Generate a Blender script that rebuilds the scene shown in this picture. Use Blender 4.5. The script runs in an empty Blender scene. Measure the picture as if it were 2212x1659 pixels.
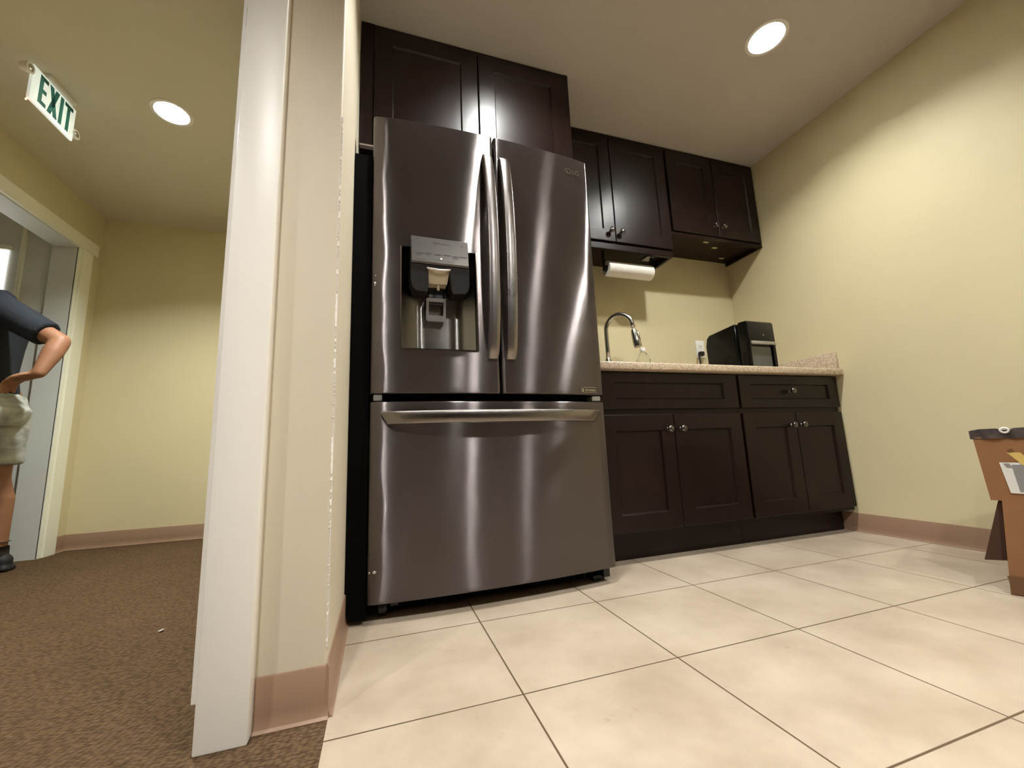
import bpy, bmesh, math, random
from mathutils import Vector, Matrix
random.seed(7)
PI = math.pi
scene = bpy.context.scene
COL = scene.collection

# ------------------------------------------------------------------ materials
def nmat(name):
    m = bpy.data.materials.new(name); m.use_nodes = True
    nt = m.node_tree; b = nt.nodes['Principled BSDF']
    return m, nt, b
def setc(b, col, rough=.5, metal=0., spec=.5):
    b.inputs['Base Color'].default_value = (*col, 1)
    b.inputs['Roughness'].default_value = rough
    b.inputs['Metallic'].default_value = metal
    b.inputs['Specular IOR Level'].default_value = spec
def N(nt, t, **kw):
    n = nt.nodes.new(t)
    for k, v in kw.items(): setattr(n, k, v)
    return n
def plain(name, col, rough=.5, metal=0., spec=.5, coat=0., coat_rough=.1):
    m, nt, b = nmat(name); setc(b, col, rough, metal, spec)
    b.inputs['Coat Weight'].default_value = coat; b.inputs['Coat Roughness'].default_value = coat_rough
    return m
def noisy(name, c1, c2, scale=8., rough=.6, bump=0., bscale=120., spec=.4, stretch=(1,1,1), metal=0., detail=4., coat=0., bdist=.002):
    m, nt, b = nmat(name); setc(b, c1, rough, metal, spec)
    tc = N(nt, 'ShaderNodeTexCoord'); mp = N(nt, 'ShaderNodeMapping'); mp.inputs['Scale'].default_value = stretch
    nt.links.new(tc.outputs['Object'], mp.inputs['Vector'])
    nz = N(nt, 'ShaderNodeTexNoise'); nz.inputs['Scale'].default_value = scale; nz.inputs['Detail'].default_value = detail
    nt.links.new(mp.outputs[0], nz.inputs['Vector'])
    rp = N(nt, 'ShaderNodeValToRGB'); rp.color_ramp.elements[0].position = .3; rp.color_ramp.elements[1].position = .7
    rp.color_ramp.elements[0].color = (*c1, 1); rp.color_ramp.elements[1].color = (*c2, 1)
    nt.links.new(nz.outputs['Fac'], rp.inputs['Fac']); nt.links.new(rp.outputs[0], b.inputs['Base Color'])
    if bump:
        n2 = N(nt, 'ShaderNodeTexNoise'); n2.inputs['Scale'].default_value = bscale; n2.inputs['Detail'].default_value = 2
        nt.links.new(mp.outputs[0], n2.inputs['Vector'])
        bp = N(nt, 'ShaderNodeBump'); bp.inputs['Strength'].default_value = bump; bp.inputs['Distance'].default_value = bdist
        nt.links.new(n2.outputs['Fac'], bp.inputs['Height']); nt.links.new(bp.outputs[0], b.inputs['Normal'])
    if coat:
        b.inputs['Coat Weight'].default_value = coat; b.inputs['Coat Roughness'].default_value = .25
    return m
def emit(name, col, strength):
    m, nt, b = nmat(name); setc(b, col, .5)
    b.inputs['Emission Color'].default_value = (*col, 1); b.inputs['Emission Strength'].default_value = strength
    return m

WALLC = (.60, .525, .322)
M = {}
M['wall'] = noisy('wall_paint', WALLC, (.615, .54, .332), 3., .55, .12, 160., .35, bdist=.0015)
M['cream'] = noisy('wing_wall_cream', (.605, .54, .405), (.62, .555, .418), 3., .55, .14, 130., .35, bdist=.0015)  # more neutral tone, used on wall_left alone
M['ceil'] = noisy('ceiling_paint', (.50, .455, .40), (.515, .47, .415), 2., .8, .1, 140., .2)
M['ceil_hall'] = noisy('hall_ceiling_paint', (.60, .56, .45), (.615, .57, .46), 2., .8, .1, 140., .2)
M['white_trim'] = noisy('white_trim_paint', (.86, .82, .745), (.84, .80, .72), 4., .38, .05, 60., .45, (1, 1, .3))
M['hall_trim'] = noisy('hall_trim_paint', (.80, .79, .66), (.78, .77, .645), 4., .4, .04, 60., .45)
M['grey_paint'] = noisy('grey_white_paint', (.60, .61, .57), (.58, .59, .55), 3., .5, .05, 90., .4)
M['base'] = noisy('vinyl_baseboard', (.285, .178, .112), (.27, .168, .105), 5., .42, .04, 50., .45)
M['wood'] = noisy('espresso_wood', (.0076, .0029, .0020), (.0100, .0038, .0026), 7., .33, .10, 55., .22, (4, 4, .5), detail=6., bdist=.001)
M['wood_in'] = plain('espresso_wood_edge', (.009, .006, .005), .5)
M['rear_dark'] = noisy('rear_wall_dark', (.10, .085, .07), (.12, .10, .085), 3., .6)  # unseen rear wall, coloured dark so steel and cabinets reflect a dim room
M['counter'] = None
M['steel'] = None
M['case'] = plain('fridge_case_grey', (.018, .018, .019), .5)
M['black'] = plain('black_plastic', (.006, .006, .0065), .35)
M['blackmatte'] = plain('black_matte', (.0025, .0025, .0025), .9, spec=.05)
M['chrome'] = plain('chrome', (.62, .60, .56), .12, 1.)
M['nickel'] = plain('brushed_nickel', (.46, .44, .39), .22, 1.)
M['pewter'] = plain('pewter_knob', (.16, .15, .14), .24, 1.)
M['silver'] = plain('silver_plastic', (.42, .41, .40), .3, .7)
M['paper'] = noisy('paper_towel', (.80, .77, .70), (.74, .71, .64), 60., .9, .5, 180., .1)
M['card'] = noisy('cardboard', (.235, .115, .052), (.215, .104, .046), 6., .85, .15, 90., .15, (1, 1, 3))
M['cardshade'] = noisy('cardboard_in_shade', (.060, .026, .014), (.05, .022, .011), 6., .9)  # cardboard with the shade on the flaps put into its colour
M['tape'] = plain('brown_tape', (.12, .055, .02), .3)
M['markgrey'] = plain('dark_grey_print', (.022, .020, .018), .6)
M['litedge'] = plain('lit_cabinet_edge', (.30, .24, .215), .7)  # pale colour for the light caught on the cabinet's bottom edge
M['torn'] = noisy('dark_torn_edge', (.012, .008, .006), (.05, .034, .026), 30., .9, .5, 80.)
M['label'] = noisy('white_label', (.62, .60, .56), (.58, .56, .52), 12., .6)
M['ink'] = plain('grey_ink', (.20, .19, .18), .7)
M['yellow'] = noisy('yellow_sticker', (.55, .40, .12), (.48, .34, .09), 20., .6)
M['socket'] = plain('outlet_white', (.80, .79, .74), .4)
M['dark'] = plain('dark_slot', (.01, .01, .01), .7)
M['skin'] = noisy('skin', (.27, .125, .066), (.24, .108, .057), 14., .55, .05, 200., .4)
M['shirt'] = noisy('navy_shirt', (.016, .019, .026), (.021, .024, .031), 12., .9, .3, 220., .2)
M['shorts'] = noisy('patterned_shorts', (.52, .53, .50), (.26, .27, .25), 14., .9, .3, 200., .2, (1, 1, 1.7), detail=3.)
M['shoe'] = plain('dark_shoe', (.012, .011, .012), .7)
M['sock'] = plain('sock', (.02, .015, .012), .9)
M['hair'] = plain('dark_hair', (.02, .013, .009), .6)
M['signwhite'] = emit('sign_face', (.80, .88, .82), .085)
M['green'] = plain('sign_green', (.004, .10, .075), .5)
M['red'] = emit('red_led', (1., .12, .06), 3.)
M['led'] = emit('white_led', (.7, .8, 1.), 5.)
M['lampglow'] = emit('lamp_diffuser', (.99, 1., .985), 240.)
M['lobbyglow'] = emit('lobby_lamp_diffuser', (1., 1., .99), 360.)
M['dimglow'] = emit('dim_lobby_lamp_diffuser', (1., 1., .99), 190.)
M['glowrim'] = emit('lamp_reflector_glow', (.95, 1., 1.), 9.)
M['hallglow'] = emit('hall_lamp_diffuser', (.97, 1., .95), 600.)
M['window'] = emit('window_daylight', (.95, .97, .96), .45)
M['trimring'] = plain('lamp_trim_white', (.75, .73, .68), .5)
M['gold'] = plain('warm_cream_plastic', (.45, .38, .26), .35)
M['pinkwhite'] = plain('pale_plastic', (.72, .64, .62), .3)
M['panelgrey'] = plain('dark_grey_panel', (.075, .075, .062), .45)

def mk_counter():
    m, nt, b = nmat('speckled_laminate'); setc(b, (.6, .5, .36), .35)
    tc = N(nt, 'ShaderNodeTexCoord')
    n1 = N(nt, 'ShaderNodeTexNoise'); n1.inputs['Scale'].default_value = 170; n1.inputs['Detail'].default_value = 3
    n2 = N(nt, 'ShaderNodeTexVoronoi'); n2.inputs['Scale'].default_value = 260
    r1 = N(nt, 'ShaderNodeValToRGB'); r1.color_ramp.elements[0].position = .35; r1.color_ramp.elements[1].position = .62
    r1.color_ramp.elements[0].color = (.32, .235, .15, 1); r1.color_ramp.elements[1].color = (.66, .545, .40, 1)
    nt.links.new(tc.outputs['Object'], n1.inputs['Vector']); nt.links.new(tc.outputs['Object'], n2.inputs['Vector'])
    nt.links.new(n1.outputs['Fac'], r1.inputs['Fac'])
    r2 = N(nt, 'ShaderNodeValToRGB'); r2.color_ramp.elements[0].position = .0; r2.color_ramp.elements[1].position = .22
    r2.color_ramp.elements[0].color = (.45, .36, .25, 1); r2.color_ramp.elements[1].color = (1, 1, 1, 1)
    nt.links.new(n2.outputs['Distance'], r2.inputs['Fac'])
    mx = N(nt, 'ShaderNodeMix', data_type='RGBA', blend_type='MULTIPLY'); mx.inputs['Factor'].default_value = .45
    nt.links.new(r1.outputs[0], mx.inputs['A']); nt.links.new(r2.outputs[0], mx.inputs['B'])
    nt.links.new(mx.outputs['Result'], b.inputs['Base Color'])
    return m
M['counter'] = mk_counter()

def mk_steel(name, col, rough, aniso, brush, wave):
    # brushed stainless: fine horizontal brush lines spread reflections up and down into streaks
    m, nt, b = nmat(name); setc(b, col, rough, .82 if 'black' in name else 1.)
    b.inputs['Anisotropic'].default_value = aniso
    tg = N(nt, 'ShaderNodeTangent', direction_type='UV_MAP', uv_map='UVMap')
    nt.links.new(tg.outputs[0], b.inputs['Tangent'])
    tc = N(nt, 'ShaderNodeTexCoord')
    mp = N(nt, 'ShaderNodeMapping'); mp.inputs['Scale'].default_value = (1.1, 1., 1.7)
    nz = N(nt, 'ShaderNodeTexNoise'); nz.inputs['Scale'].default_value = 3.2; nz.inputs['Detail'].default_value = 1.
    nt.links.new(tc.outputs['Object'], mp.inputs[0]); nt.links.new(mp.outputs[0], nz.inputs['Vector'])
    bp = N(nt, 'ShaderNodeBump'); bp.inputs['Strength'].default_value = wave; bp.inputs['Distance'].default_value = .004
    nt.links.new(nz.outputs['Fac'], bp.inputs['Height'])
    # brush lines, far finer than a pixel
    sx = N(nt, 'ShaderNodeMapping'); sx.inputs['Scale'].default_value = (331., 17., 91000.)
    nt.links.new(tc.outputs['Object'], sx.inputs[0])
    wn = N(nt, 'ShaderNodeTexWhiteNoise', noise_dimensions='3D'); nt.links.new(sx.outputs[0], wn.inputs['Vector'])
    def ma(op, a, bb):
        n = N(nt, 'ShaderNodeMath', operation=op)
        for i, v in enumerate((a, bb)):
            if isinstance(v, (int, float)): n.inputs[i].default_value = v
            else: nt.links.new(v, n.inputs[i])
        return n.outputs[0]
    t = ma('SUBTRACT', ma('MULTIPLY', wn.outputs['Value'], 2.), 1.)
    t = ma('MULTIPLY', ma('MULTIPLY', ma('MULTIPLY', t, t), t), brush)
    cv = N(nt, 'ShaderNodeCombineXYZ'); nt.links.new(t, cv.inputs['X' if 'bar' in name else 'Z'])
    if 'bar' in name: nt.links.new(t, cv.inputs['Z'])
    ad = N(nt, 'ShaderNodeVectorMath', operation='ADD'); nt.links.new(bp.outputs[0], ad.inputs[0]); nt.links.new(cv.outputs[0], ad.inputs[1])
    nm = N(nt, 'ShaderNodeVectorMath', operation='NORMALIZE'); nt.links.new(ad.outputs[0], nm.inputs[0])
    nt.links.new(nm.outputs[0], b.inputs['Normal'])
    n3 = N(nt, 'ShaderNodeTexNoise'); n3.inputs['Scale'].default_value = 9; n3.inputs['Detail'].default_value = 5
    nt.links.new(tc.outputs['Object'], n3.inputs['Vector'])
    mr = N(nt, 'ShaderNodeMapRange'); mr.inputs['To Min'].default_value = rough*.9; mr.inputs['To Max'].default_value = rough*1.12
    nt.links.new(n3.outputs['Fac'], mr.inputs['Value']); nt.links.new(mr.outputs[0], b.inputs['Roughness'])
    return m
M['steel'] = mk_steel('black_stainless', (.108, .092, .088), .19, 1.0, .62, .3)
M['steelrecess'] = mk_steel('dispenser_steel', (.20, .19, .175), .24, .9, .5, .0)
M['housing'] = plain('dark_brown_plastic', (.011, .0085, .0075), .6, spec=.12)
M['gloss'] = plain('gloss_black_plastic', (.0030, .0027, .0025), .13, spec=.2)
M['steelbar'] = mk_steel('brushed_steel_bar', (.25, .225, .21), .28, .6, .12, .0)
M['steelplate'] = plain('grey_satin_panel', (.085, .078, .070), .34, .75)

def mk_glass():
    m, nt, b = nmat('clear_plastic'); setc(b, (.95, .97, .93), .05)
    b.inputs['Transmission Weight'].default_value = 1.; b.inputs['IOR'].default_value = 1.3
    return m
M['clear'] = mk_glass()

GX, GY, GS = .2992, .9205, .40146
def mk_tile():
    m, nt, b = nmat('beige_floor_tile'); setc(b, (.6, .47, .33), .35, spec=.4)
    tc = N(nt, 'ShaderNodeTexCoord'); sp = N(nt, 'ShaderNodeSeparateXYZ'); nt.links.new(tc.outputs['Object'], sp.inputs[0])
    def math_(op, a, bb=None):
        n = N(nt, 'ShaderNodeMath', operation=op)
        for i, v in enumerate((a, bb)):
            if v is None: continue
            if isinstance(v, (int, float)): n.inputs[i].default_value = v
            else: nt.links.new(v, n.inputs[i])
        return n.outputs[0]
    def edge(o, g):
        t = math_('DIVIDE', math_('SUBTRACT', o, g), GS)
        fr = math_('FRACT', math_('ADD', t, 100.5))
        return math_('MULTIPLY', math_('ABSOLUTE', math_('SUBTRACT', fr, .5)), GS)   # metres from the nearest line
    d = math_('MINIMUM', edge(sp.outputs['X'], GX), edge(sp.outputs['Y'], GY))
    mr = N(nt, 'ShaderNodeMapRange'); mr.inputs['From Min'].default_value = .0013; mr.inputs['From Max'].default_value = .0026
    nt.links.new(d, mr.inputs['Value'])
    n1 = N(nt, 'ShaderNodeTexNoise'); n1.inputs['Scale'].default_value = 4.2; n1.inputs['Detail'].default_value = 6; n1.inputs['Roughness'].default_value = .6
    nt.links.new(tc.outputs['Object'], n1.inputs['Vector'])
    r1 = N(nt, 'ShaderNodeValToRGB'); r1.color_ramp.elements[0].position = .32; r1.color_ramp.elements[1].position = .66
    r1.color_ramp.elements[0].color = (.352, .276, .198, 1); r1.color_ramp.elements[1].color = (.470, .386, .290, 1)
    nt.links.new(n1.outputs['Fac'], r1.inputs['Fac'])
    # tiny pits and specks
    n2 = N(nt, 'ShaderNodeTexNoise'); n2.inputs['Scale'].default_value = 30; n2.inputs['Detail'].default_value = 2
    nt.links.new(tc.outputs['Object'], n2.inputs['Vector'])
    r2 = N(nt, 'ShaderNodeValToRGB'); r2.color_ramp.elements[0].position = .18; r2.color_ramp.elements[1].position = .29
    r2.color_ramp.elements[0].color = (.82, .78, .72, 1); r2.color_ramp.elements[1].color = (1, 1, 1, 1)
    nt.links.new(n2.outputs['Fac'], r2.inputs['Fac'])
    mm = N(nt, 'ShaderNodeMix', data_type='RGBA', blend_type='MULTIPLY'); mm.inputs['Factor'].default_value = 1
    nt.links.new(r1.outputs[0], mm.inputs['A']); nt.links.new(r2.outputs[0], mm.inputs['B'])
    mx = N(nt, 'ShaderNodeMix', data_type='RGBA'); mx.inputs['A'].default_value = (.10, .063, .033, 1)
    nt.links.new(mr.outputs[0], mx.inputs['Factor']); nt.links.new(mm.outputs['Result'], mx.inputs['B'])
    nt.links.new(mx.outputs['Result'], b.inputs['Base Color'])
    bp = N(nt, 'ShaderNodeBump'); bp.inputs['Strength'].default_value = .5; bp.inputs['Distance'].default_value = .0015
    nt.links.new(mr.outputs[0], bp.inputs['Height']); nt.links.new(bp.outputs[0], b.inputs['Normal'])
    return m
M['tile'] = mk_tile()

def mk_carpet():
    m, nt, b = nmat('brown_loop_carpet'); setc(b, (.16, .1, .06), .95, spec=.05)
    tc = N(nt, 'ShaderNodeTexCoord'); mp = N(nt, 'ShaderNodeMapping'); mp.inputs['Scale'].default_value = (80, 165, 1)
    mp.inputs['Rotation'].default_value = (0, 0, .12)
    nt.links.new(tc.outputs['Object'], mp.inputs[0])
    vo = N(nt, 'ShaderNodeTexVoronoi'); vo.inputs['Scale'].default_value = 1.; vo.inputs['Randomness'].default_value = .55
    nt.links.new(mp.outputs[0], vo.inputs['Vector'])
    n1 = N(nt, 'ShaderNodeTexNoise'); n1.inputs['Scale'].default_value = 2.; n1.inputs['Detail'].default_value = 3
    nt.links.new(tc.outputs['Object'], n1.inputs['Vector'])
    r = N(nt, 'ShaderNodeValToRGB'); r.color_ramp.elements[0].position = .15; r.color_ramp.elements[1].position = .75
    r.color_ramp.elements[0].color = (.142, .088, .047, 1); r.color_ramp.elements[1].color = (.056, .034, .0185, 1)
    nt.links.new(vo.outputs['Distance'], r.inputs['Fac'])
    mm = N(nt, 'ShaderNodeMix', data_type='RGBA', blend_type='OVERLAY'); mm.inputs['Factor'].default_value = .25
    nt.links.new(r.outputs[0], mm.inputs['A']); nt.links.new(n1.outputs['Fac'], mm.inputs['B'])
    nt.links.new(mm.outputs['Result'], b.inputs['Base Color'])
    bp = N(nt, 'ShaderNodeBump', invert=True); bp.inputs['Strength'].default_value = .9; bp.inputs['Distance'].default_value = .004
    nt.links.new(vo.outputs['Distance'], bp.inputs['Height']); nt.links.new(bp.outputs[0], b.inputs['Normal'])
    return m
M['carpet'] = mk_carpet()

# ------------------------------------------------------------------ builders
class MB:
    def __init__(s): s.bm = bmesh.new()
    def box(s, x0, x1, y0, y1, z0, z1, bev=0., seg=2):
        v = [s.bm.verts.new((x, y, z)) for x in (x0, x1) for y in (y0, y1) for z in (z0, z1)]
        q = [(0, 1, 3, 2), (4, 6, 7, 5), (0, 4, 5, 1), (2, 3, 7, 6), (0, 2, 6, 4), (1, 5, 7, 3)]
        f = [s.bm.faces.new([v[i] for i in k]) for k in q]
        if bev:
            e = list({e for ff in f for e in ff.edges})
            bmesh.ops.bevel(s.bm, geom=e, offset=bev, segments=seg, affect='EDGES', profile=.5)
        return s
    def prism(s, pts, fn, d0, d1, bev=0., seg=2):
        """pts 2-D outline; fn(a,b,d) -> xyz; extruded from d0 to d1"""
        a = [s.bm.verts.new(fn(p[0], p[1], d0)) for p in pts]; b = [s.bm.verts.new(fn(p[0], p[1], d1)) for p in pts]
        n = len(pts); f = [s.bm.faces.new(a), s.bm.faces.new(list(reversed(b)))]
        for i in range(n): f.append(s.bm.faces.new([a[i], b[i], b[(i+1) % n], a[(i+1) % n]]))
        if bev:
            e = list(f[0].edges)+list(f[1].edges)
            bmesh.ops.bevel(s.bm, geom=e, offset=bev, segments=seg, affect='EDGES', profile=.5)
        return s
    def rings(s, rings, closed_ends=True, loop=False):
        R = [[s.bm.verts.new(p) for p in r] for r in rings]; n = len(R[0])
        for i in range(len(R)-1 if not loop else len(R)):
            A, B = R[i], R[(i+1) % len(R)]
            for j in range(n): s.bm.faces.new([A[j], A[(j+1) % n], B[(j+1) % n], B[j]])
        if closed_ends and not loop:
            s.bm.faces.new(list(reversed(R[0]))); s.bm.faces.new(R[-1])
        return s
    def lathe(s, prof, c, axis='z', seg=24, cap=True):
        """prof: (r, t) pairs along axis from c"""
        rr = []
        for r, t in prof:
            ring = []
            for k in range(seg):
                a = 2*PI*k/seg; u, w = r*math.cos(a), r*math.sin(a)
                ring.append({'z': (c[0]+u, c[1]+w, c[2]+t), 'y': (c[0]+u, c[1]+t, c[2]+w), 'x': (c[0]+t, c[1]+u, c[2]+w)}[axis])
            rr.append(ring)
        return s.rings(rr, cap)
    def tube(s, pts, rad, seg=12, ref=(0, 0, 1), prof=None):
        """sweep round tube; rad number or list; prof optional list of (a,b) section points"""
        pts = [Vector(p) for p in pts]; n = len(pts); R = []
        up = Vector(ref)
        for i, p in enumerate(pts):
            t = (pts[min(i+1, n-1)]-pts[max(i-1, 0)]).normalized()
            a = up.cross(t)
            if a.length < 1e-4: a = Vector((1, 0, 0)).cross(t)
            a.normalize(); b = t.cross(a); r = rad[i] if isinstance(rad, (list, tuple)) else rad
            if isinstance(r, (list, tuple)): ra, rb = r
            else: ra = rb = r
            if prof: R.append([p+a*u*ra+b*w*rb for u, w in prof])
            else: R.append([p+a*math.cos(2*PI*k/seg)*ra+b*math.sin(2*PI*k/seg)*rb for k in range(seg)])
        return s.rings(R)
    def sphere(s, c, r, seg=20, rot=None):
        if isinstance(r, (int, float)): r = (r, r, r)
        m = Matrix.Translation(c) @ (rot.to_4x4() if rot else Matrix.Identity(4)) @ Matrix.Diagonal((*r, 1))
        bmesh.ops.create_uvsphere(s.bm, u_segments=seg, v_segments=seg//2, radius=1, matrix=m); return s
    def capsule(s, pts, rads, seg=16):
        s.tube(pts, rads, seg)
        for p, r in ((pts[0], rads[0]), (pts[-1], rads[-1])):
            s.sphere(p, r if not isinstance(r, (list, tuple)) else min(r), seg)
        return s
    def build(s, name, mat, parent=None, org=(0, 0, 0), smooth=None, uv=None, recalc=True):
        bm = s.bm
        if any(org): bmesh.ops.translate(bm, verts=bm.verts, vec=-Vector(org))
        if recalc: bmesh.ops.recalc_face_normals(bm, faces=bm.faces)
        if uv:
            L = bm.loops.layers.uv.new('UVMap')
            for f in bm.faces:
                for l in f.loops: l[L].uv = uv(l.vert.co)
        me = bpy.data.meshes.new(name); bm.to_mesh(me); bm.free()
        if isinstance(mat, (list, tuple)):
            for x in mat: me.materials.append(M[x])
        else: me.materials.append(M[mat])
        o = bpy.data.objects.new(name, me); COL.objects.link(o)
        if parent: o.parent = parent
        if smooth is not None:
            for p in me.polygons: p.use_smooth = True
            if smooth < 3: me.set_sharp_from_angle(angle=smooth)
        return o
def tag(o, label, cat=None, group=None):
    o['label'] = label
    if cat: o['category'] = cat
    if group: o['group'] = group
    return o
def thing(name, loc, label, cat, group=None, rz=0.):
    o = bpy.data.objects.new(name, None); COL.objects.link(o); o.location = loc; o.rotation_euler = (0, 0, rz)
    o.empty_display_size = .1
    return tag(o, label, cat, group)
def struct(o): o['kind'] = 'structure'; return o
def copy_tree(o, parent=None):
    c = o.copy(); COL.objects.link(c)
    if parent: c.parent = parent
    for ch in list(o.children): copy_tree(ch, c)
    return c
UVZ = lambda co: (co.z, co.x)
UVX = lambda co: (co.x, co.z)

# ------------------------------------------------------------------ setting
XR, YB, ZC = 2.51, 2.265, 2.447          # right wall, back wall, ceiling
YW, XL = .9986, -.10                     # front of wing wall, kitchen face of wing wall
XH, YH, ZH = -1.896, 3.447, 2.271        # hall left wall, hall end wall, hall ceiling
REAR, WEST = -4.6, -3.4
struct(MB().box(-.094, XR+.1, -1.25, YB, -.05, 0).build('floor', 'tile'))
struct(MB().box(WEST, -.094, REAR, YH, -.05, 0).box(-.094, XR+.1, REAR, -1.25, -.05, 0).build('floor_carpet', 'carpet'))
struct(MB().box(-.30, XR+.1, YB, YB+.1, 0, ZC).build('wall_back', 'wall'))
struct(MB().box(XR, XR+.1, REAR, YB, 0, ZC).build('wall_right', 'wall'))
struct(MB().box(-.30, XL, YW, YB, 0, ZC, .006, 3).build('wall_left', 'cream', smooth=.6))
struct(MB().box(-.30, -.2, YB+.1, YH, 0, ZC).build('wall_hall_right', 'wall'))
struct(MB().box(WEST, -1.56, YW, YW+.12, 0, ZC).box(-1.56, -.30, YW, YW+.12, 2.14, ZC).build('wall_front', 'wall'))
struct(MB().box(WEST, -.2, YH, YH+.1, 0, ZC).build('wall_hall_end', 'wall'))
struct(MB().box(XH-.115, XH, YW+.12, 2.30, 0, ZH).box(XH-.115, XH, 3.236, YH, 0, ZH).box(XH-.115, XH, 2.30, 3.236, 1.955, ZH).build('wall_hall_left', 'wall'))
struct(MB().box(WEST-.1, WEST, REAR, YH, 0, ZC).build('wall_west', 'wall'))
struct(MB().box(WEST, XR, REAR-.1, REAR, 0, ZC).build('wall_rear', 'rear_dark'))
# room behind the hall door: wall in line with the jamb
struct(MB().box(WEST, XH-.115, 3.245, 3.345, 0, ZH).build('wall_beyond', 'grey_paint'))
struct(MB().box(-2.185, -2.165, 3.232, 3.245, .1, ZH).build('trim_5', 'hall_trim'))

def baseboard(name, p0, p1, nrm, h=.0975, mat='base'):
    """vinyl cove base from p0 to p1 on a wall whose room-side normal is nrm"""
    prof = [(0, 0), (.014, 0), (.0145, .002), (.009, .006), (.0055, .016), (.0045, .03), (.0045, h-.003), (.003, h), (0, h)]
    d = Vector((p1[0]-p0[0], p1[1]-p0[1], 0)); L = d.length; d.normalize(); n = Vector((*nrm, 0))
    b = MB(); b.prism(prof, lambda a, c, t: (p0[0]+d.x*t+n.x*a, p0[1]+d.y*t+n.y*a, c), 0, L)
    o = b.build(name, mat, smooth=.5); return struct(o)
baseboard('baseboard_right', (XR, REAR), (XR, 1.745), (-1, 0))
baseboard('baseboard_left', (XL, YW-.005), (XL, YB), (1, 0))
baseboard('baseboard_wall_end', (-.2275, YW), (XL+.006, YW), (0, -1))
baseboard('baseboard_hall_end', (XH, YH), (-.30, YH), (0, -1))
baseboard('baseboard_hall_left', (XH, 3.337), (XH, YH), (1, 0))
baseboard('baseboard_beyond', (WEST, 3.245), (-2.02, 3.245), (0, -1), .11)
# casing of the wide opening: front board, jamb behind it (its foot is cut short)
struct(MB().box(-.3144, -.228, .9613, YW, 0, 2.2, .003, 2).build('trim_1', 'white_trim', smooth=.6))
struct(MB().box(-.327, -.30, .978, YW+.13, .078, 2.14, .0015, 1).build('trim_2', 'white_trim', smooth=.6))
struct(MB().box(-1.56, -1.54, .978, YW+.13, 0, 2.14).box(-1.54, -.327, .978, YW+.13, 2.12, 2.14).build('trim_6', 'white_trim'))
struct(MB().box(-1.63, -1.545, .9613, YW, 0, 2.2).box(-1.545, -.3144, .9613, YW, 2.125, 2.2).build('trim_7', 'white_trim'))
bx = MB(); bx.box(-.3188, -.3158, .9765, .9785, 1.555, 1.612); bx.build('jamb_slot', 'dark', bpy.data.objects['trim_2'])  # thin dark box between casing and jamb
ch_ = []
for i in range(241):
    z = .13+i*.0052
    w_ = -.004 if random.random() < .62 else random.choice((.0003, .0006, .0011, .0022))
    if .48 < z < .56 or .82 < z < .90: w_ = max(w_, random.uniform(.0, .0022))
    ch_.append([(XL-.0022-w_, YW-.0004-w_*.05, z), (XL+.0002+min(w_, .0003), YW+.0004-min(w_, .0003), z), (XL+.0004+w_*.05, YW+.0022+w_, z), (XL-.006, YW+.006, z)])
MB().rings(ch_).build('paint_chip', 'white_trim', bpy.data.objects['wall_left'])
# hall door frame: jambs, casing legs, stepped inner bead, head with a small overhang
fr = MB()
fr.box(XH-.125, XH+.006, 3.216, 3.236, 0, 1.935).box(XH-.125, XH+.006, 2.30, 2.32, 0, 1.935).box(XH-.125, XH+.006, 2.32, 3.216, 1.935, 1.955)
fr.build('trim_3', 'grey_paint'); struct(bpy.data.objects['trim_3'])
cs = MB()
cs.box(XH, XH+.022, 3.240, 3.337, 0, 1.94, .002, 1).box(XH, XH+.014, 3.216, 3.240, 0, 1.94, .002, 1)
cs.box(XH, XH+.022, 2.20, 2.297, 0, 1.94, .002, 1).box(XH, XH+.014, 2.297, 2.32, 0, 1.94, .002, 1)
cs.box(XH, XH+.028, 2.18, 3.372, 1.94, 2.022, .003, 1)
struct(cs.build('trim_4', 'hall_trim', smooth=.6))
# window in the room beyond
wn = MB(); wn.box(-3.13, -2.228, 3.222, 3.2445, 1.885, 1.915, .003, 1).box(-3.13, -2.24, 3.222, 3.2445, 1.02, 1.05).box(-3.13, -3.10, 3.222, 3.2445, 1.05, 1.885)
wn.box(-2.70, -2.67, 3.225, 3.236, 1.05, 1.885)
w = struct(wn.build('window_1', 'hall_trim'))
struct(MB().box(-3.1, -2.243, 3.236, 3.2445, 1.05, 1.885).build('window_pane', 'window', w))

# ------------------------------------------------------------------ ceiling lights
CAN = .052
def ceiling_light(loc, label, r=.078, glow='lampglow', name='ceiling_light'):
    t = thing(name, loc, label, 'ceiling light', 'round recessed ceiling lights')
    MB().lathe([(r, .001), (r+.016, -.0005), (r+.015, -.003), (r+.008, -.005), (r-.001, -.004), (r-.001, .0), (r-.004, CAN), (r-.002, CAN+.004), (r, CAN+.004), (r, .001)], (0, 0, 0), 'z', 40, cap=False).build('trim_ring', 'trimring', t, smooth=.7)
    MB().lathe([(r-.004, CAN), (r*.62, CAN-.003), (r*.58, CAN-.004)], (0, 0, 0), 'z', 40, cap=False).build('diffuser', 'glowrim', t, smooth=2)
    MB().lathe([(r*.58, CAN-.004), (r*.4, CAN-.010), (.004, CAN-.013)], (0, 0, 0), 'z', 40, cap=False).build('bulb', glow, t, smooth=2)
    return t
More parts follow.
